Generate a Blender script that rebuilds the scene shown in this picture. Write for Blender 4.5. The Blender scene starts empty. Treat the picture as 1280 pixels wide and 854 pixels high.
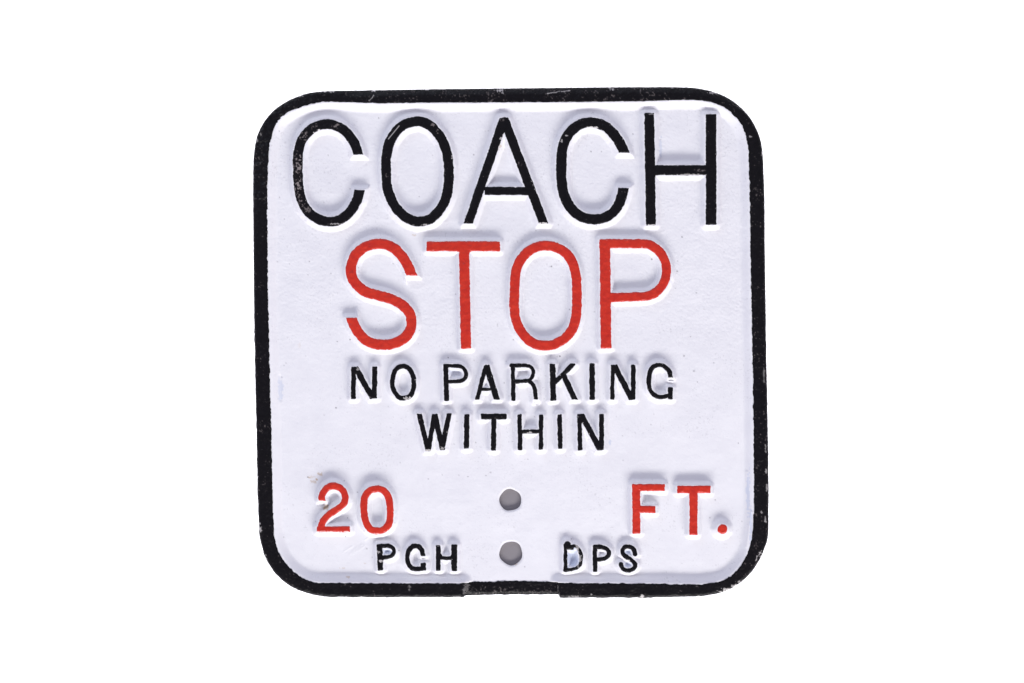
import bpy, math
import numpy as np

# ------------------------------------------------------------------ scene, camera, light
S = 0.30 / 640.0                 # metres per photograph pixel at the level of the lettering
BASE = 12.0                      # thickness of the plate under its face, in pixels of the photograph
RIM_H = 8.0                      # how far the rim stands above the face
ZREF = (BASE + RIM_H) * S
CX, CY = 640.0, 427.0

scene = bpy.context.scene
scene.view_settings.view_transform = 'Standard'
scene.view_settings.look = 'None'
scene.view_settings.exposure = 0.0
scene.view_settings.gamma = 1.0

cam_data = bpy.data.cameras.new('camera')
cam_data.sensor_width = 36.0
cam_data.lens = 85.0
cam_data.clip_start = 0.01
cam_data.clip_end = 100.0
cam = bpy.data.objects.new('camera', cam_data)
scene.collection.objects.link(cam)
cam.location = (0.0, 0.0, ZREF + 85.0 / 36.0 * 1280.0 * S)
cam.rotation_euler = (0.0, 0.0, 0.0)
scene.camera = cam

world = bpy.data.worlds.new('World')
scene.world = world
world.use_nodes = True
bg = world.node_tree.nodes['Background']
wn, wl = world.node_tree.nodes, world.node_tree.links
w_tc = wn.new('ShaderNodeTexCoord')            # a pale studio: light walls, dimmer ceiling
w_sep = wn.new('ShaderNodeSeparateXYZ')
wl.new(w_tc.outputs['Generated'], w_sep.inputs[0])
w_mr = wn.new('ShaderNodeMapRange')
w_mr.inputs['From Min'].default_value = 0.0
w_mr.inputs['From Max'].default_value = 1.0
w_mr.inputs['To Min'].default_value = 0.87
w_mr.inputs['To Max'].default_value = 0.345
wl.new(w_sep.outputs['Z'], w_mr.inputs['Value'])
wl.new(w_mr.outputs['Result'], bg.inputs['Strength'])
bg.inputs['Color'].default_value = (0.945, 0.905, 1.11, 1.0)


def area_light(name, loc, target, sx, sy, power, color):
    d = bpy.data.lights.new(name, 'AREA')
    d.shape = 'RECTANGLE'
    d.size, d.size_y = sx, sy
    d.energy = power
    d.color = color
    o = bpy.data.objects.new(name, d)
    scene.collection.objects.link(o)
    o.location = loc
    v = [target[i] - loc[i] for i in range(3)]
    import mathutils
    o.rotation_euler = mathutils.Vector(v).to_track_quat('-Z', 'Y').to_euler()
    return o


AZ, EL, DIST = math.radians(12.0), math.radians(29.0), 2.6
key_loc = (DIST * math.cos(EL) * math.sin(AZ), -DIST * math.cos(EL) * math.cos(AZ), DIST * math.sin(EL) + ZREF)
area_light('softbox', key_loc, (0, 0, ZREF), 2.8, 0.55, 82.0, (1.0, 0.985, 0.95))
area_light('top_fill', (-0.8, 1.3, 1.0), (0, 0, ZREF), 1.2, 0.8, 7.5, (0.70, 0.84, 1.0))
area_light('added_underlight', (0, 0, -0.4), (0, 0, 0), 4.0, 4.0, 105.0, (1.0, 1.0, 1.0))  # added lamp beneath the sheet, keeps the backdrop white and free of shadow

# ------------------------------------------------------------------ noise and distances
_rng = np.random.default_rng(11)
_tab = _rng.random((257, 257))


def vnoise(x, y, scale, seed=0):
    u = np.asarray(x, dtype=np.float64) / scale + 37.13 * seed + 1000.0
    v = np.asarray(y, dtype=np.float64) / scale + 91.71 * seed + 1000.0
    i = np.floor(u).astype(np.int64)
    j = np.floor(v).astype(np.int64)
    a, b = u - i, v - j
    a = a * a * a * (a * (a * 6 - 15) + 10)
    b = b * b * b * (b * (b * 6 - 15) + 10)
    i0, i1, j0, j1 = i % 256, (i + 1) % 256, j % 256, (j + 1) % 256
    return ((_tab[i0, j0] * (1 - a) + _tab[i1, j0] * a) * (1 - b) + (_tab[i0, j1] * (1 - a) + _tab[i1, j1] * a) * b) * 2 - 1


def sstep(t):
    t = np.clip(t, 0, 1)
    return t * t * (3 - 2 * t)


def seg_dist(X, Y, p, q):
    px, py = p
    dx, dy = q[0] - px, q[1] - py
    L = dx * dx + dy * dy + 1e-9
    t = np.clip(((X - px) * dx + (Y - py) * dy) / L, 0, 1)
    return np.hypot(X - px - t * dx, Y - py - t * dy)


def poly_dist(X, Y, pts, closed):
    d = np.full(X.shape, 1e9)
    n = len(pts)
    for k in range(n if closed else n - 1):
        d = np.minimum(d, seg_dist(X, Y, pts[k], pts[(k + 1) % n]))
    return d


def poly_inside(X, Y, pts):
    ins = np.zeros(X.shape, bool)
    n = len(pts)
    for k in range(n):
        x0, y0 = pts[k]
        x1, y1 = pts[(k + 1) % n]
        if y0 == y1:
            continue
        c = ((y0 > Y) != (y1 > Y)) & (X < (x1 - x0) * (Y - y0) / (y1 - y0) + x0)
        ins ^= c
    return ins


def poly_sdf(X, Y, pts):
    return np.where(poly_inside(X, Y, pts), -1.0, 1.0) * poly_dist(X, Y, pts, True)


def bar_sdf(X, Y, p, q, hw, r=1.0):
    """flat-ended stroke with slightly rounded corners"""
    dx, dy = q[0] - p[0], q[1] - p[1]
    L = math.hypot(dx, dy)
    ux, uy = dx / L, dy / L
    cx, cy = (p[0] + q[0]) / 2, (p[1] + q[1]) / 2
    a = np.abs((X - cx) * ux + (Y - cy) * uy) - L / 2 + r
    b = np.abs(-(X - cx) * uy + (Y - cy) * ux) - hw + r
    return np.hypot(np.maximum(a, 0), np.maximum(b, 0)) + np.minimum(np.maximum(a, b), 0) - r


def box_sdf(X, Y, x0, y0, x1, y1, r=0.0):
    a = np.abs(X - (x0 + x1) / 2) - (x1 - x0) / 2 + r
    b = np.abs(Y - (y0 + y1) / 2) - (y1 - y0) / 2 + r
    return np.hypot(np.maximum(a, 0), np.maximum(b, 0)) + np.minimum(np.maximum(a, b), 0) - r


def smooth(pts, closed=False, n=5):
    """Catmull-Rom curve through the points"""
    P = [np.array(p, float) for p in pts]
    out = []
    N = len(P)
    for k in range(N if closed else N - 1):
        if closed:
            a, b, c, d = P[(k - 1) % N], P[k], P[(k + 1) % N], P[(k + 2) % N]
        else:
            a, b, c, d = P[max(k - 1, 0)], P[k], P[k + 1], P[min(k + 2, N - 1)]
        for i in range(n):
            t = i / n
            out.append(tuple(0.5 * ((2 * b) + (c - a) * t + (2 * a - 5 * b + 4 * c - d) * t * t + (3 * b - a - 3 * c + d) * t ** 3)))
    if not closed:
        out.append(tuple(P[-1]))
    return out


# ------------------------------------------------------------------ lettering, drawn stroke by stroke on the face of the sign
class Sheet:
    """strokes noted on an enlarged drawing of one area of the sign"""
    def __init__(self, ox, oy, k):
        self.o, self.k = (ox, oy), k

    def p(self, q):
        return (self.o[0] + q[0] / self.k, self.o[1] + q[1] / self.k)

    def bar(self, p, q, hw, r=1.0):
        return ('bar', self.p(p), self.p(q), hw / self.k, r)

    def curve(self, pts, hw, closed=False):
        return ('curve', smooth([self.p(q) for q in pts], closed), hw / self.k, closed)

    def box(self, x0, y0, x1, y1, r=1.0):
        return ('box', *self.p((x0, y0)), *self.p((x1, y1)), r)

    def cut(self, x0, y0, x1, y1):
        return ('cut', *self.p((x0, y0)), *self.p((x1, y1)))

    def dot(self, c, r):
        return ('dot', self.p(c), r / self.k)


A = Sheet(300, 90, 1280 / 340)
B = Sheet(640, 90, 1280 / 340)
C3 = Sheet(400, 280, 1280 / 240)
C4 = Sheet(640, 280, 1280 / 240)
D5 = Sheet(400, 430, 1280 / 240)
D6 = Sheet(640, 430, 1280 / 240)
E1 = Sheet(545, 445, 1280 / 120)
E2 = Sheet(625, 445, 1280 / 120)
F1 = Sheet(460, 670, 1280 / 120)
F2 = Sheet(690, 670, 1280 / 120)
G1 = Sheet(380, 590, 1234 / 130)
G2 = Sheet(780, 580, 901 / 190)

# (character, kind, colour, relief height, strokes)
LETTERS = []


def glyph(ch, colour, h, *strokes, kind='letter'):
    LETTERS.append((ch, kind, colour, h, strokes))


h1, h2, h3, h4, h5 = 9.0, 8.6, 8.2, 9.6, 7.6
glyph('C', 'black', h1,
      A.curve([(560, 400), (557, 388), (540, 340), (515, 300), (480, 268), (440, 250), (400, 247), (360, 256), (325, 278), (295, 315), (277, 365),
               (272, 430), (275, 520), (283, 580), (305, 635), (340, 675), (380, 697), (420, 705), (465, 698), (505, 672), (535, 635), (555, 595), (564, 557), (566, 545)], 22),
      A.cut(490, 389, 640, 557))
glyph('O', 'black', h1,
      A.curve([(835, 232), (780, 245), (735, 280), (705, 330), (690, 390), (688, 460), (693, 540), (708, 590), (735, 640), (775, 680), (820, 702), (850, 704),
               (895, 692), (935, 655), (965, 605), (980, 540), (982, 440), (970, 370), (945, 310), (905, 262), (870, 240)], 22, True))
glyph('A', 'black', h1,
      A.bar((1241, 222), (1070, 725), 20), ('bar', (630.2, 149.0), (680.3, 281.6), 5.4, 1.0), ('bar', (606, 238.9), (662, 238.9), 4.9, 0.5),
      ('dot', (629.8, 151.5), 5.0), ('cut', 570, 279.3, 700, 300))
glyph('C', 'black', h1,
      B.curve([(531, 392), (527, 380), (508, 335), (480, 295), (440, 258), (400, 242), (360, 238), (320, 247), (285, 272), (255, 310), (238, 360), (232, 430),
               (234, 520), (246, 580), (270, 632), (305, 668), (350, 690), (395, 694), (440, 685), (480, 655), (508, 610), (526, 547), (529, 535)], 23),
      B.cut(460, 380, 640, 547))
glyph('H', 'black', h1, B.bar((646, 195), (653, 722), 22.5), B.bar((936, 200), (937, 719), 24), B.box(640, 440, 940, 485, 0.3))

glyph('S', 'red', h2,
      C3.curve([(617, 355), (613, 342), (590, 290), (560, 235), (515, 180), (460, 145), (400, 132), (345, 138), (290, 160), (245, 198), (215, 250), (207, 310), (218, 365),
                (255, 415), (310, 455), (380, 475), (440, 490), (500, 512), (560, 550), (600, 600), (610, 660), (598, 715), (560, 762), (500, 795), (430, 806), (360, 798),
                (300, 770), (255, 720), (225, 670), (210, 625), (207, 612)], 33),
      C3.cut(555, 342, 800, 475), C3.cut(120, 520, 262, 627))
glyph('T', 'red', h2, C3.box(712, 118, 1199, 181, 1.0), C3.bar((961, 150), (973, 831), 33, 0.8), C3.curve([(905, 170), (940, 185), (950, 210)], 8), C3.curve([(1015, 170), (990, 185), (985, 210)], 8))
glyph('O', 'red', h2,
      C4.curve([(215, 146), (150, 160), (90, 200), (45, 260), (25, 330), (18, 430), (14, 530), (22, 620), (50, 700), (95, 760), (150, 798), (210, 811), (280, 803),
                (345, 768), (395, 712), (420, 650), (432, 560), (432, 440), (426, 340), (403, 260), (360, 195), (290, 155)], 31, True))
glyph('P', 'red', h2, C4.bar((619, 103), (627, 829), 34, 0.8),
      C4.curve([(610, 131), (760, 132), (880, 132), (930, 145), (980, 180), (1015, 235), (1030, 305), (1020, 370), (990, 425), (945, 465), (895, 481), (800, 486), (640, 491)], 29),
      C4.box(583, 103, 640, 160, 0.5))

glyph('N', 'black', h3, D5.bar((224, 154), (222, 366), 15), D5.bar((365, 152), (362, 364), 16), D5.bar((236, 160), (352, 362), 18), D5.cut(120, 366, 480, 480))
glyph('O', 'black', h3, D5.curve([(552, 149), (520, 158), (495, 190), (483, 240), (485, 285), (502, 330), (530, 357), (560, 362), (595, 350), (618, 315), (626, 265), (620, 215), (600, 172), (575, 153)], 14.5, True))
glyph('P', 'black', h3, E1.bar((128, 108), (142, 598), 31, 1.0), E1.curve([(120, 132), (230, 133), (310, 138), (370, 168), (400, 235), (385, 300), (340, 333), (270, 341), (150, 345)], 23))
glyph('A', 'black', h3, E1.bar((664, 130), (546, 590), 25), E1.bar((672, 130), (814, 590), 37), E1.bar((580, 446), (770, 446), 17, 0.3), E1.dot((665, 142), 26), E1.cut(400, 580, 980, 780))
glyph('R', 'black', h3, E2.bar((170, 106), (178, 597), 26), E2.curve([(150, 128), (270, 128), (370, 130), (420, 155), (444, 210), (428, 280), (380, 325), (300, 337), (180, 342)], 23),
      E2.curve([(380, 330), (430, 370), (460, 430), (474, 510), (478, 590)], 24), E2.cut(425, 575, 560, 760))
glyph('K', 'black', h3, E2.bar((700, 106), (712, 595), 37), E2.bar((990, 95), (730, 358), 29), E2.bar((845, 250), (1006, 600), 35), E2.cut(860, -60, 1180, 102), E2.cut(880, 578, 1180, 760))
glyph('I', 'black', h3, D6.bar((534, 129), (535, 371), 17))
glyph('N', 'black', h3, D6.bar((673, 140), (668, 371), 13), D6.bar((682, 145), (800, 372), 18), D6.bar((809, 140), (807, 372), 14), D6.cut(600, 373, 900, 480))
glyph('G', 'black', h3, D6.curve([(1059, 224), (1057, 216), (1045, 180), (1010, 147), (975, 142), (940, 155), (918, 190), (912, 250), (920, 300), (945, 338), (980, 354), (1020, 350), (1055, 340)], 14),
      D6.bar((1056, 290), (1054, 370), 15), D6.cut(1030, 222, 1110, 262))

glyph('W', 'black', h3, D5.bar((660, 462), (722, 715), 16), D5.bar((722, 712), (764, 470), 15), D5.bar((765, 470), (818, 706), 17), D5.bar((812, 706), (862, 464), 16), D5.cut(560, 340, 960, 466), D5.cut(600, 715, 940, 850))
glyph('I', 'black', h3, D5.bar((979, 471), (976, 699), 16))
glyph('T', 'black', h3, D5.box(1072, 466, 1243, 502, 1.6), D5.bar((1158, 480), (1157, 710), 16))
glyph('H', 'black', h3, D6.bar((51, 470), (54, 707), 14), D6.bar((193, 474), (193, 704), 13.5), D6.bar((50, 585), (195, 582), 12, 0.3))
glyph('I', 'black', h3, D6.bar((316, 469), (322, 699), 14.5))
glyph('N', 'black', h3, D6.bar((450, 470), (455, 710), 14), D6.bar((458, 468), (592, 712), 18), D6.bar((596, 467), (597, 705), 15), D6.cut(380, 709, 680, 830), D6.cut(380, 340, 575, 468))

glyph('2', 'red', h4, G1.curve([(216, 342), (215, 280), (250, 212), (310, 172), (370, 167), (430, 192), (475, 245), (490, 310), (470, 375), (420, 420), (340, 475), (270, 530), (225, 590), (205, 650), (200, 680)], 38),
      G1.box(153, 645, 545, 710, 0.6), G1.cut(40, 338, 288, 472), G1.cut(100, 711, 400, 800), kind='digit')
glyph('0', 'red', h4, G1.curve([(865, 200), (790, 217), (738, 270), (715, 340), (712, 450), (724, 560), (757, 640), (810, 688), (870, 700), (940, 685), (1000, 630), (1020, 550), (1022, 420), (1008, 310), (968, 242), (915, 207)], 39, True), kind='digit')
glyph('F', 'red', h4, G2.bar((71, 120), (74, 412), 22.5, 0.8), G2.box(49, 120, 240, 159, 0.8), G2.box(60, 250, 185, 290, 0.8))
glyph('T', 'red', h4, G2.box(316, 130, 512, 172, 0.8), G2.bar((412, 140), (411, 420), 23, 0.8))
glyph('.', 'red', h4, G2.dot((582, 386), 28), kind='full_stop')

glyph('P', 'black', h5, F1.bar((152, 112), (166, 462), 35), F1.curve([(145, 138), (220, 133), (290, 137), (338, 170), (345, 222), (312, 268), (255, 285), (170, 290)], 25))
glyph('G', 'black', h5, F1.curve([(735, 270), (728, 240), (716, 190), (680, 148), (630, 133), (575, 157), (537, 220), (524, 300), (540, 378), (590, 432), (660, 442), (735, 430)], 29), F1.bar((735, 362), (740, 462), 34), F1.cut(690, 268, 820, 335))
glyph('H', 'black', h5, F1.bar((937, 126), (937, 467), 30), F1.bar((1148, 118), (1152, 467), 36), F1.bar((930, 296), (1150, 296), 24, 0.3), F1.curve([(962, 250), (985, 280), (1030, 292)], 12), F1.curve([(1120, 250), (1100, 285), (1060, 294)], 10))
glyph('D', 'black', h5, F2.bar((176, 112), (182, 474), 22), F2.dot((205, 116), 42), F2.curve([(200, 146), (260, 142), (310, 140), (352, 172), (384, 240), (390, 320), (370, 388), (320, 430), (250, 450), (175, 458)], 21), F2.bar((180, 152), (290, 150), 32))
glyph('P', 'black', h5, F2.bar((570, 125), (575, 480), 28), F2.curve([(570, 145), (640, 148), (700, 160), (750, 195), (757, 248), (718, 293), (650, 313), (590, 315)], 27))
glyph('S', 'black', h5, F2.curve([(1112, 248), (1090, 182), (1050, 149), (1000, 143), (957, 163), (940, 205), (955, 250), (1010, 290), (1070, 330), (1106, 375), (1100, 423), (1060, 453), (1000, 460), (952, 440), (925, 400), (918, 378)], 27))


def glyph_sdf(X, Y, strokes):
    d = np.full(X.shape, 1e9)
    for s in strokes:
        if s[0] == 'bar':
            d = np.minimum(d, bar_sdf(X, Y, s[1], s[2], s[3], s[4]))
        elif s[0] == 'curve':
            d = np.minimum(d, poly_dist(X, Y, s[1], s[3]) - s[2])
        elif s[0] == 'box':
            d = np.minimum(d, box_sdf(X, Y, *s[1:6]))
        elif s[0] == 'dot':
            d = np.minimum(d, np.hypot(X - s[1][0], Y - s[1][1]) - s[2])
    for s in strokes:
        if s[0] == 'cut':
            d = np.maximum(d, -box_sdf(X, Y, *s[1:5]))
    return d


def glyph_bounds(strokes):
    xs, ys = [], []
    for s in strokes:
        if s[0] == 'bar':
            for p in (s[1], s[2]):
                xs += [p[0] - s[3], p[0] + s[3]]; ys += [p[1] - s[3], p[1] + s[3]]
        elif s[0] == 'curve':
            for p in s[1]:
                xs += [p[0] - s[2], p[0] + s[2]]; ys += [p[1] - s[2], p[1] + s[2]]
        elif s[0] == 'box':
            xs += [s[1], s[3]]; ys += [s[2], s[4]]
        elif s[0] == 'dot':
            xs += [s[1][0] - s[2], s[1][0] + s[2]]; ys += [s[1][1] - s[2], s[1][1] + s[2]]
    return min(xs), min(ys), max(xs), max(ys)


# ------------------------------------------------------------------ outline of the sign and inner line of its rim
def zz(ox, oy, pts, k=1280 / 340):
    return [(ox + x / k, oy + y / k) for x, y in pts]


def rounded(pts):
    for _ in range(2):
        out = [pts[0]]
        for a, b in zip(pts[:-1], pts[1:]):
            k = min(0.25, 6.0 / (math.hypot(b[0] - a[0], b[1] - a[1]) + 1e-6))
            out += [(a[0] + (b[0] - a[0]) * k, a[1] + (b[1] - a[1]) * k), (b[0] + (a[0] - b[0]) * k, b[1] + (a[1] - b[1]) * k)]
        pts = out + [pts[-1]]
    return pts


OUTER = (zz(300, 90, [(60, 560), (62, 400), (75, 310), (100, 252), (128, 212), (165, 172), (230, 130), (310, 100), (390, 89), (600, 85), (870, 80)])
         + zz(640, 90, [(0, 75), (460, 70), (750, 69), (860, 72), (950, 90), (1030, 125), (1090, 175), (1140, 240), (1170, 310), (1182, 380), (1190, 600), (1191, 828)])
         + [(958.5, 450), (960.2, 540)]
         + zz(640, 570, [(1208, 60), (1208, 350), (1205, 390), (1190, 440), (1160, 505), (1110, 570), (1050, 617), (980, 648), (900, 662), (620, 668), (226, 668), (219, 656), (0, 656)])
         + zz(300, 570, [(1062, 659), (1052, 666), (560, 666), (420, 665), (350, 657), (260, 630), (190, 582), (135, 515), (100, 430), (88, 350), (82, 200), (79, 0)])
         + [(318.8, 480), (317.2, 380)])
INNER_R = (zz(640, 570, [(219, 598), (600, 601), (900, 606), (990, 591), (1050, 550), (1095, 490), (1116, 440), (1130, 370), (1138, 280), (1138, 0)])
           + [(941.0, 470), (939.5, 390)]
           + zz(640, 90, [(1122, 828), (1120, 600), (1115, 400), (1108, 330), (1090, 265), (1060, 217), (1010, 172), (960, 148), (900, 135), (820, 131), (600, 138), (230, 142), (0, 143)])
           + zz(300, 90, [(870, 145), (640, 148), (500, 142), (400, 140), (330, 152), (260, 174), (200, 205), (165, 250), (143, 320), (135, 390), (130, 480), (128, 600), (129, 828)])
           + [(335.6, 400), (337.8, 490)]
           + zz(300, 570, [(150, 0), (155, 250), (160, 380), (183, 455), (215, 510), (270, 562), (340, 598), (600, 600), (1052, 600)]))
_k = max(range(len(OUTER)), key=lambda i: -1e9 if abs(OUTER[i][0] - 700) > 1.2 else OUTER[i][1])
_o = OUTER[_k + 3:] + OUTER[:_k + 1]           # from the left end of the gap round to its right end
OUTER = [_o[0]] + rounded(_o[1:]) + OUTER[_k + 1:_k + 3]
INNER_R = rounded(INNER_R)
NOTCH = zz(300, 570, [(1064, 597)]) + zz(640, 570, [(0, 591), (212, 595)])
INNER = INNER_R + NOTCH
NX0, NX1 = 581.2, 698.6
HOLES = [(637.9, 625.7, 13.9, 13.7), (638.7, 692.7, 14.4, 15.0)]


def hole_sdf(X, Y, h):
    ang = np.arctan2(Y - h[1], X - h[0])
    wob = 0.25 * np.sin(3 * ang + h[1]) + 0.3 * np.sin(5 * ang + 2 * h[1])
    return np.hypot((X - h[0]) / h[2], (Y - h[1]) / h[3]) * h[2] - h[2] + wob


# ------------------------------------------------------------------ mesh from a field: keeps where f < 0, heights from zf
def world_xy(X, Y):
    return (X - CX) * S, (CY - Y) * S


def field_mesh(name, x0, y0, x1, y1, step, sdf, zf, skirt=None, attrs=None):
    xs = np.arange(x0, x1 + step, step)
    ys = np.arange(y0, y1 + step, step)
    X, Y = np.meshgrid(xs, ys)                      # rows: y
    f = sdf(X, Y)
    f = np.where(np.abs(f) < 1e-4, -1e-4, f)
    ins = f < 0
    ny, nx = f.shape
    vid = -np.ones((ny, nx), np.int64)
    vid[ins] = np.arange(ins.sum())
    VX, VY = [X[ins]], [Y[ins]]
    n = int(ins.sum())
    hc = -np.ones((ny, nx - 1), np.int64)           # crossings on edges along x
    m = ins[:, :-1] != ins[:, 1:]
    t = (f[:, :-1] / (f[:, :-1] - f[:, 1:] + 1e-12))[m]
    hc[m] = n + np.arange(m.sum()); n += int(m.sum())
    VX.append(X[:, :-1][m] + t * step); VY.append(Y[:, :-1][m])
    vc = -np.ones((ny - 1, nx), np.int64)
    m = ins[:-1] != ins[1:]
    t = (f[:-1] / (f[:-1] - f[1:] + 1e-12))[m]
    vc[m] = n + np.arange(m.sum()); n += int(m.sum())
    VX.append(X[:-1][m]); VY.append(Y[:-1][m] + t * step)
    VX, VY = np.concatenate(VX), np.concatenate(VY)
    cnt = ins[:-1, :-1].astype(int) + ins[:-1, 1:] + ins[1:, 1:] + ins[1:, :-1]
    fi, fj = np.nonzero(cnt == 4)
    quads = np.stack([vid[fi, fj], vid[fi + 1, fj], vid[fi + 1, fj + 1], vid[fi, fj + 1]], 1)   # upwards, since y runs down
    polys, border = [], []
    for i, j in zip(*np.nonzero((cnt > 0) & (cnt < 4))):
        corners = [(i, j), (i + 1, j), (i + 1, j + 1), (i, j + 1)]
        edges = [vc[i, j], hc[i + 1, j], vc[i, j + 1], hc[i, j]]
        poly, cross = [], []
        for k in range(4):
            c = corners[k]
            if ins[c]:
                poly.append(int(vid[c]))
            if edges[k] >= 0:
                cross.append(len(poly)); poly.append(int(edges[k]))
        if len(poly) >= 3:
            polys.append(poly)
        if len(cross) == 2:
            a, b = cross
            border.append((poly[a], poly[b]) if b == a + 1 else (poly[b], poly[a]))
    Z = zf(VX, VY)
    wx, wy = world_xy(VX, VY)
    co = np.stack([wx, wy, Z * S], 1)
    loops = [quads.ravel()]
    sizes = [np.full(len(quads), 4)]
    if polys:
        loops.append(np.array([v for p in polys for v in p], np.int64))
        sizes.append(np.array([len(p) for p in polys]))
    PX, PY = VX, VY
    if skirt is not None and border:
        bs = np.array(border)
        used = np.unique(bs)
        top = -np.ones(n, np.int64)
        top[used] = n + np.arange(len(used))
        low = top + len(used)
        ct = co[used]
        cl = ct.copy()
        cl[:, 2] = skirt(VX[used], VY[used], Z[used]) * S
        co = np.concatenate([co, ct, cl])
        PX, PY = np.concatenate([VX, VX[used], VX[used]]), np.concatenate([VY, VY[used], VY[used]])
        loops.append(np.stack([top[bs[:, 1]], top[bs[:, 0]], low[bs[:, 0]], low[bs[:, 1]]], 1).ravel())
        sizes.append(np.full(len(bs), 4))
    loops = np.concatenate(loops)
    sizes = np.concatenate(sizes)
    me = bpy.data.meshes.new(name)
    me.vertices.add(len(co))
    me.vertices.foreach_set('co', co.astype(np.float32).ravel())
    me.loops.add(len(loops))
    me.loops.foreach_set('vertex_index', loops.astype(np.int32))
    me.polygons.add(len(sizes))
    starts = np.concatenate([[0], np.cumsum(sizes)[:-1]])
    me.polygons.foreach_set('loop_start', starts.astype(np.int32))
    me.polygons.foreach_set('loop_total', sizes.astype(np.int32))
    me.update(calc_edges=True)
    me.validate()
    me.polygons.foreach_set('use_smooth', np.ones(len(me.polygons), bool))
    if attrs:
        for an, fn in attrs.items():
            at = me.attributes.new(an, 'FLOAT', 'POINT')
            val = np.clip(fn(PX, PY), 0, 1).astype(np.float32)
            val[n:] = 0.0                           # wear stays on the face, not down the side walls
            at.data.foreach_set('value', val)
    return me


# ------------------------------------------------------------------ materials
def new_mat(name):
    m = bpy.data.materials.new(name)
    m.use_nodes = True
    return m, m.node_tree.nodes, m.node_tree.links, m.node_tree.nodes['Principled BSDF']


def add_bump(nodes, links, bsdf, scale, strength, dist):
    tc = nodes.new('ShaderNodeTexCoord')
    nz = nodes.new('ShaderNodeTexNoise')
    nz.inputs['Scale'].default_value = scale
    nz.inputs['Detail'].default_value = 3.0
    links.new(tc.outputs['Object'], nz.inputs['Vector'])
    b = nodes.new('ShaderNodeBump')
    b.inputs['Strength'].default_value = strength
    b.inputs['Distance'].default_value = dist
    links.new(nz.outputs['Fac'], b.inputs['Height'])
    links.new(b.outputs['Normal'], bsdf.inputs['Normal'])
    return tc, nz


def attr_mix(nodes, links, prev, attr, colour):
    at = nodes.new('ShaderNodeAttribute')
    at.attribute_name = attr
    mx = nodes.new('ShaderNodeMix')
    mx.data_type = 'RGBA'
    links.new(at.outputs['Fac'], mx.inputs['Factor'])
    if isinstance(prev, tuple):
        mx.inputs[6].default_value = prev
    else:
        links.new(prev, mx.inputs[6])
    mx.inputs[7].default_value = colour
    return mx.outputs[2]


def painted(name, c0, c1, nscale, layers, rough, spec, bump):
    m, nodes, links, bsdf = new_mat(name)
    tc, nz = add_bump(nodes, links, bsdf, *bump)
    n2 = nodes.new('ShaderNodeTexNoise')
    n2.inputs['Scale'].default_value = nscale
    n2.inputs['Detail'].default_value = 4.0
    links.new(tc.outputs['Object'], n2.inputs['Vector'])
    mx = nodes.new('ShaderNodeMix')
    mx.data_type = 'RGBA'
    mr = nodes.new('ShaderNodeMapRange')
    mr.inputs['From Min'].default_value = 0.3
    mr.inputs['From Max'].default_value = 0.7
    links.new(n2.outputs['Fac'], mr.inputs['Value'])
    links.new(mr.outputs['Result'], mx.inputs['Factor'])
    mx.inputs[6].default_value = (*c0, 1)
    mx.inputs[7].default_value = (*c1, 1)
    col = mx.outputs[2]
    for attr, colour in layers:
        col = attr_mix(nodes, links, col, attr, (*colour, 1))
    links.new(col, bsdf.inputs['Base Color'])
    bsdf.inputs['Roughness'].default_value = rough
    bsdf.inputs['Specular IOR Level'].default_value = spec
    return m


WHITE = painted('white_enamel', (0.765, 0.762, 0.785), (0.80, 0.797, 0.815), 60.0,
                [('stain', (0.50, 0.36, 0.22)), ('speck', (0.10, 0.09, 0.10)), ('smear_shade', (0.52, 0.58, 0.72))], 0.5, 0.25, (1400.0, 0.25, 0.0004))
BLACK = painted('black_enamel', (0.0015, 0.0012, 0.002), (0.0035, 0.003, 0.0045), 400.0,
                [('wear', (0.30, 0.26, 0.25)), ('chip', (0.66, 0.63, 0.61))], 0.33, 0.20, (900.0, 0.6, 0.0007))
RED = painted('red_enamel', (0.50, 0.016, 0.006), (0.60, 0.029, 0.010), 220.0,
              [('wear', (0.28, 0.02, 0.02)), ('chip', (0.78, 0.55, 0.52))], 0.30, 0.5, (420.0, 0.7, 0.0008))
m, nodes, links, bsdf = new_mat('hole_shade_grey')  # shade seen through the holes, put into the colour of their added floor
add_bump(nodes, links, bsdf, 900.0, 0.3, 0.0003)
bsdf.inputs['Base Color'].default_value = (0.25, 0.235, 0.245, 1)
bsdf.inputs['Roughness'].default_value = 0.8
bsdf.inputs['Specular IOR Level'].default_value = 0.1
GREY = m

m, nodes, links, bsdf = new_mat('white_backdrop_sheet')
nodes.remove(bsdf)
out = nodes['Material Output']
tl = nodes.new('ShaderNodeBsdfTranslucent')
df = nodes.new('ShaderNodeBsdfDiffuse')
for nd in (tl, df):
    nd.inputs['Color'].default_value = (0.93, 0.93, 0.93, 1)
mix = nodes.new('ShaderNodeMixShader')
mix.inputs['Fac'].default_value = 0.35
links.new(tl.outputs[0], mix.inputs[1])
links.new(df.outputs[0], mix.inputs[2])
links.new(mix.outputs[0], out.inputs['Surface'])
BACKDROP_SHEET = m

# ------------------------------------------------------------------ the setting: a white translucent sheet, kept blank by an added lamp beneath
me = bpy.data.meshes.new('backdrop')
me.from_pydata([(-2, -2, 0), (2, -2, 0), (2, 2, 0), (-2, 2, 0)], [], [(0, 1, 2, 3)])
me.materials.append(BACKDROP_SHEET)
back = bpy.data.objects.new('backdrop', me)
scene.collection.objects.link(back)
back['kind'] = 'structure'

# ------------------------------------------------------------------ the sign
sign = bpy.data.objects.new('road_sign', None)
scene.collection.objects.link(sign)
sign.location = (0, 0, 0.0002)
sign['label'] = 'square white cast metal coach stop sign with raised black and red lettering, chipped black rim'
sign['category'] = 'sign'


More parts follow.
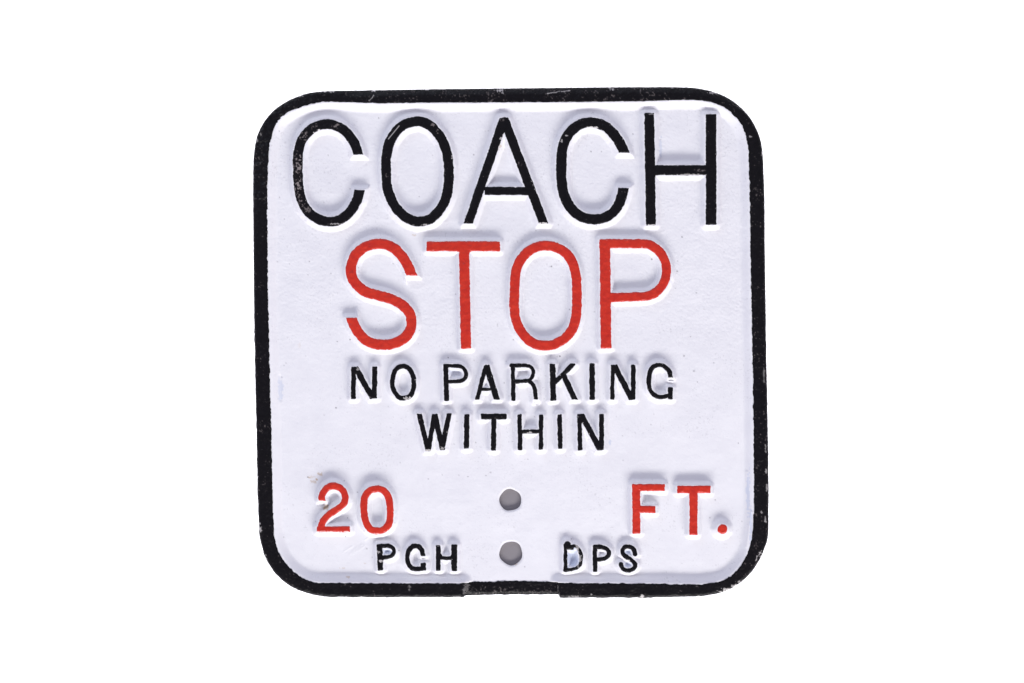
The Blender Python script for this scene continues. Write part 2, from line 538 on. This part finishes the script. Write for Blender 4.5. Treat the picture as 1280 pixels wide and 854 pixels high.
def part(name, me, mat, label=None):
    me.materials.append(mat)
    o = bpy.data.objects.new(name, me)
    scene.collection.objects.link(o)
    o.parent = sign
    if label:
        o['label'] = label
    return o


def ragged(X, Y, amp=1.0, seed=0):
    return amp * (0.40 * vnoise(X, Y, 5.5, 3 + seed) + 0.32 * vnoise(X, Y, 2.2, 7 + seed))


def swell(X, Y):
    """slow unevenness of the casting"""
    return 0.55 * vnoise(X, Y, 75, 1) + 0.22 * vnoise(X, Y, 22, 2)


# relief of the white face, sampled on a lattice that covers the sign
def face_height(X, Y):
    h = np.zeros(X.shape)
    # rim flank
    p = poly_dist(X, Y, INNER_R, False)
    under = ~poly_inside(X, Y, INNER)
    f = (RIM_H - 0.6) * (1 - sstep(p / 12.5)) + 0.6 * np.exp(-p / 7.0)
    notch = sstep((X - NX0 + 4.5) / 2.0) * sstep((NX1 + 4.5 - X) / 2.0)
    f = np.where(under, (RIM_H - 0.4) * np.where(Y > 700, 1 - notch, 1.0), f)
    h = np.maximum(h, f)
    # flanks of the letters
    for ch, kind, colour, H, strokes in LETTERS:
        bx = glyph_bounds(strokes)
        m = (X > bx[0] - 34) & (X < bx[2] + 34) & (Y > bx[1] - 34) & (Y < bx[3] + 34)
        if not m.any():
            continue
        d = glyph_sdf(X[m], Y[m], strokes) + 0.25 * vnoise(X[m], Y[m], 4.0, 19)
        w = 4.2 + 0.12 * H + (2.5 if ch == '.' else 0.0) + (0.9 if H == h1 else 0.0)
        tail = 1.15 * np.exp(-np.maximum(d - 1.0, 0) / 6.5)
        g = (H - 0.45 - 1.15) * (1 - sstep((d - 1.0) / w)) + tail
        h[m] = np.maximum(h[m], g)
    # bolt holes, softened edge
    for hh in HOLES:
        d = hole_sdf(X, Y, hh)
        h -= 0.9 * (1 - sstep(d / 2.0))
    # cast surface: slow swell, orange peel and sand grain
    h += swell(X, Y) + 0.10 * vnoise(X, Y, 7, 4) + (0.065 * vnoise(X, Y, 2.9, 5) + 0.15 * vnoise(X, Y, 1.8, 6) + 0.10 * vnoise(X, Y, 1.25, 9)) * (0.38 + 0.62 * sstep((500 - Y) / 140))
    # brush ridges and drips in the paint
    h += 0.5 * np.exp(-((X - 546.5) / 0.9) ** 2) * sstep((Y - 562) / 4) * sstep((577 - Y) / 5)
    h += 0.9 * (1 - sstep(seg_dist(X, Y, (822.5, 169), (824.5, 200)) / 1.6))
    h += 1.4 * (1 - sstep(seg_dist(X, Y, (934, 590), (939, 640)) / 2.2)) + 1.2 * (1 - sstep(seg_dist(X, Y, (939, 640), (933, 684)) / 2.0))
    h -= 0.7 * (1 - sstep(seg_dist(X, Y, (349, 470), (350, 500)) / 3.0))
    for a, b in (((437, 694), (446, 684)), ((441, 693), (452, 681)), ((446, 690), (456, 682)), ((430, 690), (440, 683)), ((455, 676), (462, 671))):
        h += 0.5 * (1 - sstep(seg_dist(X, Y, a, b) / 1.2))
    return h


def spots(X, Y, lst, n=0.6, sc=1.5, seed=0):
    """stains: a list of (x, y, radius x, radius y, strength)"""
    v = np.zeros(X.shape)
    for x, y, rx, ry, s in lst:
        q = np.hypot((X - x) / rx, (Y - y) / ry) + n * vnoise(X, Y, sc, 23 + seed)
        v = np.maximum(v, s * sstep((1.25 - q) / 0.5))
    return v


STAINS = [(389, 597, 5, 1.6, .30), (394.5, 600, 1.6, 2.2, .8), (400, 593, 3.2, 1.8, .6), (391, 602.5, 4, 2, .45), (386, 598, 1.2, 1.0, .7), (407, 634, 3.0, 3.2, .7), (405.5, 636, 1.4, 1.4, .9),
          (621, 187, 2.2, 2.0, .6), (625, 184, 1.6, 2.6, .5), (518, 294, 2.4, 1.2, .4), (435, 722, 2, 1, .5), (428, 711, 3, .7, .4), (516, 293, 1.2, .8, .4),
          (644, 705.8, 2.2, 1.0, .9), (374, 432, 2, 3, .15), (456, 705, 1.5, .6, .4)]
_r = np.random.default_rng(5)
SPECKS = [(419.5, 510, .9, .9, .8), (560, 447, .7, .7, 1), (700, 445.5, .9, .9, .9), (473, 147, .6, .9, .6), (592, 193, .6, .9, .6), (868, 464, 1.3, .9, .5), (855.5, 445, .9, 1, .7), (384, 597, .9, .7, .9),
          (739, 189, .6, .9, .7), (752, 189, .6, .6, .5), (791.5, 167, .5, .5, .8), (831, 124.5, .5, .5, .6), (689.5, 333, .8, .9, .8), (815, 324, .9, .9, .8), (847, 339, .9, .9, .7), (871, 366, 1, .7, .5), (437, 424.5, .8, .8, .9),
          (421, 427, .6, .7, .6), (431.5, 671, .7, .7, .8), (455, 664, .8, .8, .5), (434, 648, .6, .6, .6), (613, 591, 1.3, .9, .35), (498.5, 688.5, .7, .7, .7), (712, 387, .5, .7, .7), (853, 296, 1, .6, .7)]
for _ in range(150):
    x, y = _r.uniform(345, 930), _r.uniform(130, 712)
    rr = _r.uniform(.28, .65)
    SPECKS.append((x, y, rr, rr * _r.uniform(.7, 1.4), _r.uniform(.15, .6)))


def speck_attr(X, Y):
    v = np.zeros(X.shape)
    for x, y, rx, ry, s in SPECKS:
        m = (np.abs(X - x) < 6) & (np.abs(Y - y) < 6)
        q = np.hypot((X[m] - x) / max(rx, .7), (Y[m] - y) / max(ry, .7))
        v[m] = np.maximum(v[m], s * sstep((1.6 - q) / 1.1))
    # grime in the pits of the casting
    v = np.maximum(v, 0.16 * sstep((vnoise(X, Y, 1.5, 31) + 0.25 * vnoise(X, Y, 40, 8) - 0.80) / 0.25))
    return v


def smear_shade_attr(X, Y):  # bluish smears; the strips beside the right rim are painted-in flank shade
    return spots(X, Y, [(716, 699, 8.5, 12.5, .75), (706, 694, 3, 3, .3), (785.5, 690.5, 5, 3.2, .7), (786, 706, 6, 3.4, .65), (483.5, 690.5, 6, 3.4, .75), (935.5, 615, 2, 25, .55), (938.5, 658, 1.6, 20, .6), (826, 185, 1.6, 14, .5),
                        (567, 466, 8, 4.5, .35), (350, 485, 3, 14, .45), (762.5, 553, 1.5, 3, .6), (529, 705, 2.5, 2.5, .4)], 0.55, 2.2)


d_out = lambda X, Y: poly_sdf(X, Y, OUTER)


def plate_sdf(X, Y):
    d = d_out(X, Y) + 7.0
    for hh in HOLES:
        d = np.maximum(d, -hole_sdf(X, Y, hh))
    return d


me = field_mesh('face_plate', 318, 112, 960, 744, 0.9, plate_sdf, lambda X, Y: BASE + face_height(X, Y),
                skirt=lambda X, Y, Z: Z - 7.0, attrs={'stain': lambda X, Y: spots(X, Y, STAINS, .7, 1.3), 'speck': speck_attr, 'smear_shade': smear_shade_attr})
plate = part('face_plate', me, WHITE)

# rim: a black painted ridge, cut away at the foot between the two post holes
RIM_SCRATCH = [((684, 117.3), (698, 114.8), .55), ((698, 114.8), (712, 113.3), .5), ((460.5, 126), (467.5, 119.5), .6), ((944, 701), (951, 688), .5), ((948, 690), (953, 692), .5), ((946, 695), (952, 696), .4),
               ((697.6, 733), (697.8, 740), .15)]
RIM_CHIPS = [(405.5, 114.2, 3.2, 1.2, 1), (414, 114.2, 3.0, 1.2, 1), (467, 113.3, 2.2, 1.2, .9), (532, 111.3, 3.2, 1.0, .9), (624, 113, 4.0, 1.6, .9), (628, 116, 1.6, 1.2, .6), (765, 110.7, 3, 1.6, .8), (840, 108.8, 3, 1, .5), (893, 115.5, 6, 1.4, .7),
             (915, 122, 2, 1.6, .4), (953, 192, 1.4, 3, .7), (938, 171, 1.4, 1, .6), (909, 738, 7, 2.2, .9), (919, 733, 5, 2, .8), (926, 727, 4, 1.4, .7), (952.5, 697, 1.2, 2.6, .9), (803, 745.5, 2, 1.8, 1), (895, 745.2, 3, 1.2, .8), (873, 746, 2, .8, .7),
             (952, 640, 1, 2, .5), (957, 650, 1.2, 3, .6), (958.5, 610, 1, 5, .5), (957.5, 588, 1, 3, .5), (332, 699, 1.4, 3.4, .55), (326, 662, 1.8, 2.2, .8), (324, 655, 1.2, 1.6, .7), (322.5, 628, .9, 4, .5), (321.5, 597, .8, 2, .7), (375, 119.5, 3, 1.4, .55),
             (320, 176, 1.6, 2.2, .45), (326, 168, 1, 2, .3), (451, 746.5, 2.4, .8, .9), (433, 746.3, 1.6, .6, .7), (367, 737, 4, 1, .4), (583, 735, 2.6, 6, .3), (580.5, 739, 1.5, 3, .35), (955, 470, .9, 6, .3), (957, 560, .8, 4, .4),
             (740, 743, 1.2, 1, .7), (716, 745.5, 6, .8, .5), (570, 746.5, 5, .7, .6), (512, 735, 1.2, 3.4, .25)]


def rim_notch(X, Y):
    s = vnoise(X * 0, Y, 4.0, 12) * 0.8
    return sstep((X - NX0 - s + 0.7) / 1.4) * sstep((NX1 - s + 0.7 - X) / 1.4) * (Y > 700)


def rim_sdf(X, Y):
    do = d_out(X, Y) + 0.45 * vnoise(X, Y, 9, 14) * (Y > 400) + 0.25 * vnoise(X, Y, 3, 15)
    sharp = np.where((Y < 140) & (X > 415), 0.45, 1.0)
    di = -poly_sdf(X, Y, INNER) + 1.25 * ragged(X, Y, 1.25, 2) * sharp
    return np.maximum(do, di)


def rim_height(X, Y):
    do = -d_out(X, Y)
    di = poly_sdf(X, Y, INNER)
    z = RIM_H + 0.45 - 3.0 * (1 - np.sqrt(np.clip(1 - (1 - np.clip(do / 4.5, 0, 1)) ** 2, 0, 1))) - 0.35 * (1 - sstep(di / 1.6))
    # the top edge has a worn, lower lip
    z = z - 2.2 * sstep((9 - do) / 8) * sstep((140 - Y) / 10) * sstep((X - 400) / 60)
    n = rim_notch(X, Y)
    zn = 0.5 - 1.6 * (1 - sstep(do / 5.0)) - 0.2 * (1 - sstep(di / 1.5))
    z = z * (1 - n) + zn * n
    z = z + 0.30 * vnoise(X, Y, 9, 40) + 0.16 * vnoise(X, Y, 3.6, 41) + 0.10 * vnoise(X, Y, 1.7, 42)
    # thick brushed paint at the top left corner
    k = sstep((420 - X) / 40) * sstep((300 - Y) / 60)
    z = z + k * (0.55 * vnoise(X + Y, X - Y, 5.0, 43) + 0.35 * vnoise(X, Y, 3, 44))
    return BASE + z + swell(X, Y) + 0.15


def rim_wear(X, Y):
    base = 0.10 * sstep((140 - Y) / 12) * sstep((X - 420) / 80) + 0.16 * rim_notch(X, Y) * sstep((Y - 733) / 8 + .25) + 0.05 * (X > 930) + 0.02
    v = sstep((vnoise(X, Y, 1.9, 51) * .75 + vnoise(X, Y, 1.1, 52) * .4 + vnoise(X, Y, 16, 53) * .25 + base * 2.4 - 0.80) / 0.28)
    edge = sstep((vnoise(X, Y, 3.2, 54) + .6 * vnoise(X, Y, 11, 55) - 0.72) / 0.2) * (1 - sstep((-d_out(X, Y)) / 2.0))
    return np.maximum(0.26 * v, edge * np.where((X > 880) & (Y > 640), 0.5, 0.16))


def rim_chip(X, Y):
    v = 0.72 * spots(X, Y, RIM_CHIPS, .9, 1.6, 3)
    for a, b, w in RIM_SCRATCH:
        v = np.maximum(v, 0.62 * sstep((w + .35 - seg_dist(X + .8 * vnoise(X, Y, 5, 62), Y + .8 * vnoise(X, Y, 5, 63), a, b) - .6 * np.abs(vnoise(X, Y, 2.5, 61))) / .45))
    return v


me = field_mesh('rim', 312, 104, 966, 752, 0.75, rim_sdf, rim_height, skirt=lambda X, Y, Z: np.zeros(X.shape), attrs={'wear': rim_wear, 'chip': rim_chip})
part('rim', me, BLACK, 'chipped black raised rim with a gap at the foot')

# bolt holes: short bores with an added floor, grey like the shade seen through
for hh in HOLES:
    n = 48
    vs, fs = [], []
    for k, (rz, rr) in enumerate(((BASE - 0.9, 0.15), (BASE - 5.0, -0.2))):
        for i in range(n):
            a = 2 * math.pi * i / n
            wob = 0.25 * math.sin(3 * a + hh[1]) + 0.3 * math.sin(5 * a + 2 * hh[1])
            f = (hh[2] - wob + rr) / hh[2]
            x, y = world_xy(hh[0] + hh[2] * f * math.cos(a), hh[1] + hh[3] * f * math.sin(a))
            vs.append((x, y, rz * S))
    for i in range(n):
        j = (i + 1) % n
        fs.append((i, j, n + j, n + i))
    fs.append(tuple(range(n, 2 * n))[::-1])
    me = bpy.data.meshes.new('bolt_hole')
    me.from_pydata(vs, [], fs)
    me.update()
    hole = part('bolt_hole', me, GREY)
    me.materials.append(WHITE)                      # white paint has run into the bore; the added floor keeps its shade grey
    for p in me.polygons:
        p.material_index = 1 if len(p.vertices) == 4 else 0
        p.use_smooth = len(p.vertices) == 4

# the letters
C1_WEAR = [(372, 205, 5, 14, .8), (373, 235, 4.5, 14, .8), (380, 170, 5, 5, .5), (420, 158, 5, 3, .6), (376, 253, 5, 6, .6), (392, 158, 4, 4, .3), (384, 262, 5, 4, .4)]
WEARS = {0: C1_WEAR, 1: [(541, 157, 3, 3, .5), (484, 219, 2, 3, .5), (547, 165, 2, 3, .4)], 2: [(628, 150, 3, 2, .3), (650, 205, 2, 3, .3)], 4: [(875, 213, 6, 2, .3)],
         5: [(460, 307, 7, 3, .5), (439, 341, 3, 3, .4)]}
LETTER_CHIPS = {0: [(405, 163, 7, .9, .9), (396, 166, 3, .8, .8), (420, 280, 6, .7, .5)], 1: [(565, 195, .8, 3, .6), (530, 281, 4, .8, .5)], 2: [(628, 173, 3, 1.2, .6), (678.5, 279, 4, .8, .9)],
                3: [(740, 159.5, 7, .8, .9), (708, 170, 1.4, 1.2, .5), (702, 176, 1, 2, .5)], 4: [(814, 281.6, 5, .8, .7), (815, 143, 4, .6, .3), (860, 218.5, 12, .7, .5)],
                9: [(447, 462, 1.4, 2, .4)], 10: [(508, 498, 3, 1.6, .6), (513, 497, 1.4, 1, .8)], 18: [(535, 563, 4, 1, .7), (553, 560, 2, 1.5, .5)], 21: [(664, 540.5, 3, .9, .8), (660, 541, 1.5, .8, .6)],
                24: [(405, 664.4, 12, .6, .7), (432, 664.6, 6, .8, .9)], 25: [(468, 667, 7, .6, .5)], 29: [(476, 702, 2.4, 1.4, .8), (473, 690, 1.6, 1.6, .5)], 30: [(527, 699, 2, 2, .5)],
                32: [(721, 687, 3.0, 4.0, .6), (725, 697, 1.6, 6, .45), (723, 707, 2, 3, .4)], 34: [(785, 701.2, 2.4, 1.2, .9), (780, 699.5, 2, .8, .7)]}
for idx, (ch, kind, colour, H, strokes) in enumerate(LETTERS):
    bx = glyph_bounds(strokes)
    big = H in (h1, h2, h4)

    def sdf(X, Y, strokes=strokes, idx=idx, colour=colour, big=big):
        return glyph_sdf(X, Y, strokes) - 0.4 + ragged(X, Y, 0.9 if colour == 'black' else 0.55, idx % 5)

    def zf(X, Y, strokes=strokes, H=H, idx=idx):
        d = glyph_sdf(X, Y, strokes) - 0.4 + ragged(X, Y, 0.85, idx % 5)
        z = H + 0.45 - 1.15 * (1 - np.sqrt(np.clip(1 - (1 - np.clip(-d / 2.8, 0, 1)) ** 2, 0, 1)))
        return BASE + z + swell(X, Y) + 0.20 * vnoise(X, Y, 6, 70) + 0.12 * vnoise(X, Y, 2.4, 71) + 0.07 * vnoise(X, Y, 1.2, 72)

    def wear(X, Y, idx=idx, colour=colour):
        thr = 0.95 if colour == 'black' else 1.0
        v = 0.28 * sstep((vnoise(X, Y, 2.0, 81) * .8 + vnoise(X, Y, 1.0, 82) * .35 + .25 * vnoise(X, Y, 20, 83) - thr) / 0.2)
        if idx in WEARS:
            w = spots(X, Y, WEARS[idx], .3, 3.0)
            v = np.maximum(v, w * sstep((vnoise(X, Y, 1.9, 84) + .6 * vnoise(X, Y, 1.1, 85) + .0) / .5))
        return v

    def chip(X, Y, idx=idx, strokes=strokes):
        v = 0.5 * sstep((vnoise(X, Y, 2.0, 91) + .25 * vnoise(X, Y, 9, 92) - 0.92) / 0.2) * (glyph_sdf(X, Y, strokes) > -1.3)
        if idx in LETTER_CHIPS:
            v = np.maximum(v, spots(X, Y, LETTER_CHIPS[idx], .8, 1.5, 5))
        if idx == 1:
            v = np.maximum(v, .7 * sstep((.65 - seg_dist(X, Y, (485.5, 174), (499, 157.5))) / .5))
        return v

    me = field_mesh(kind, bx[0] - 3, bx[1] - 3, bx[2] + 3, bx[3] + 3, 0.5, sdf, zf, skirt=lambda X, Y, Z: Z - 2.6, attrs={'wear': wear, 'chip': chip})
    name = {'letter': 'letter %s' % ch, 'digit': 'digit %s' % ch, 'full_stop': 'full stop'}[kind]
    part(kind, me, BLACK if colour == 'black' else RED, 'raised %s %s' % (colour, name))
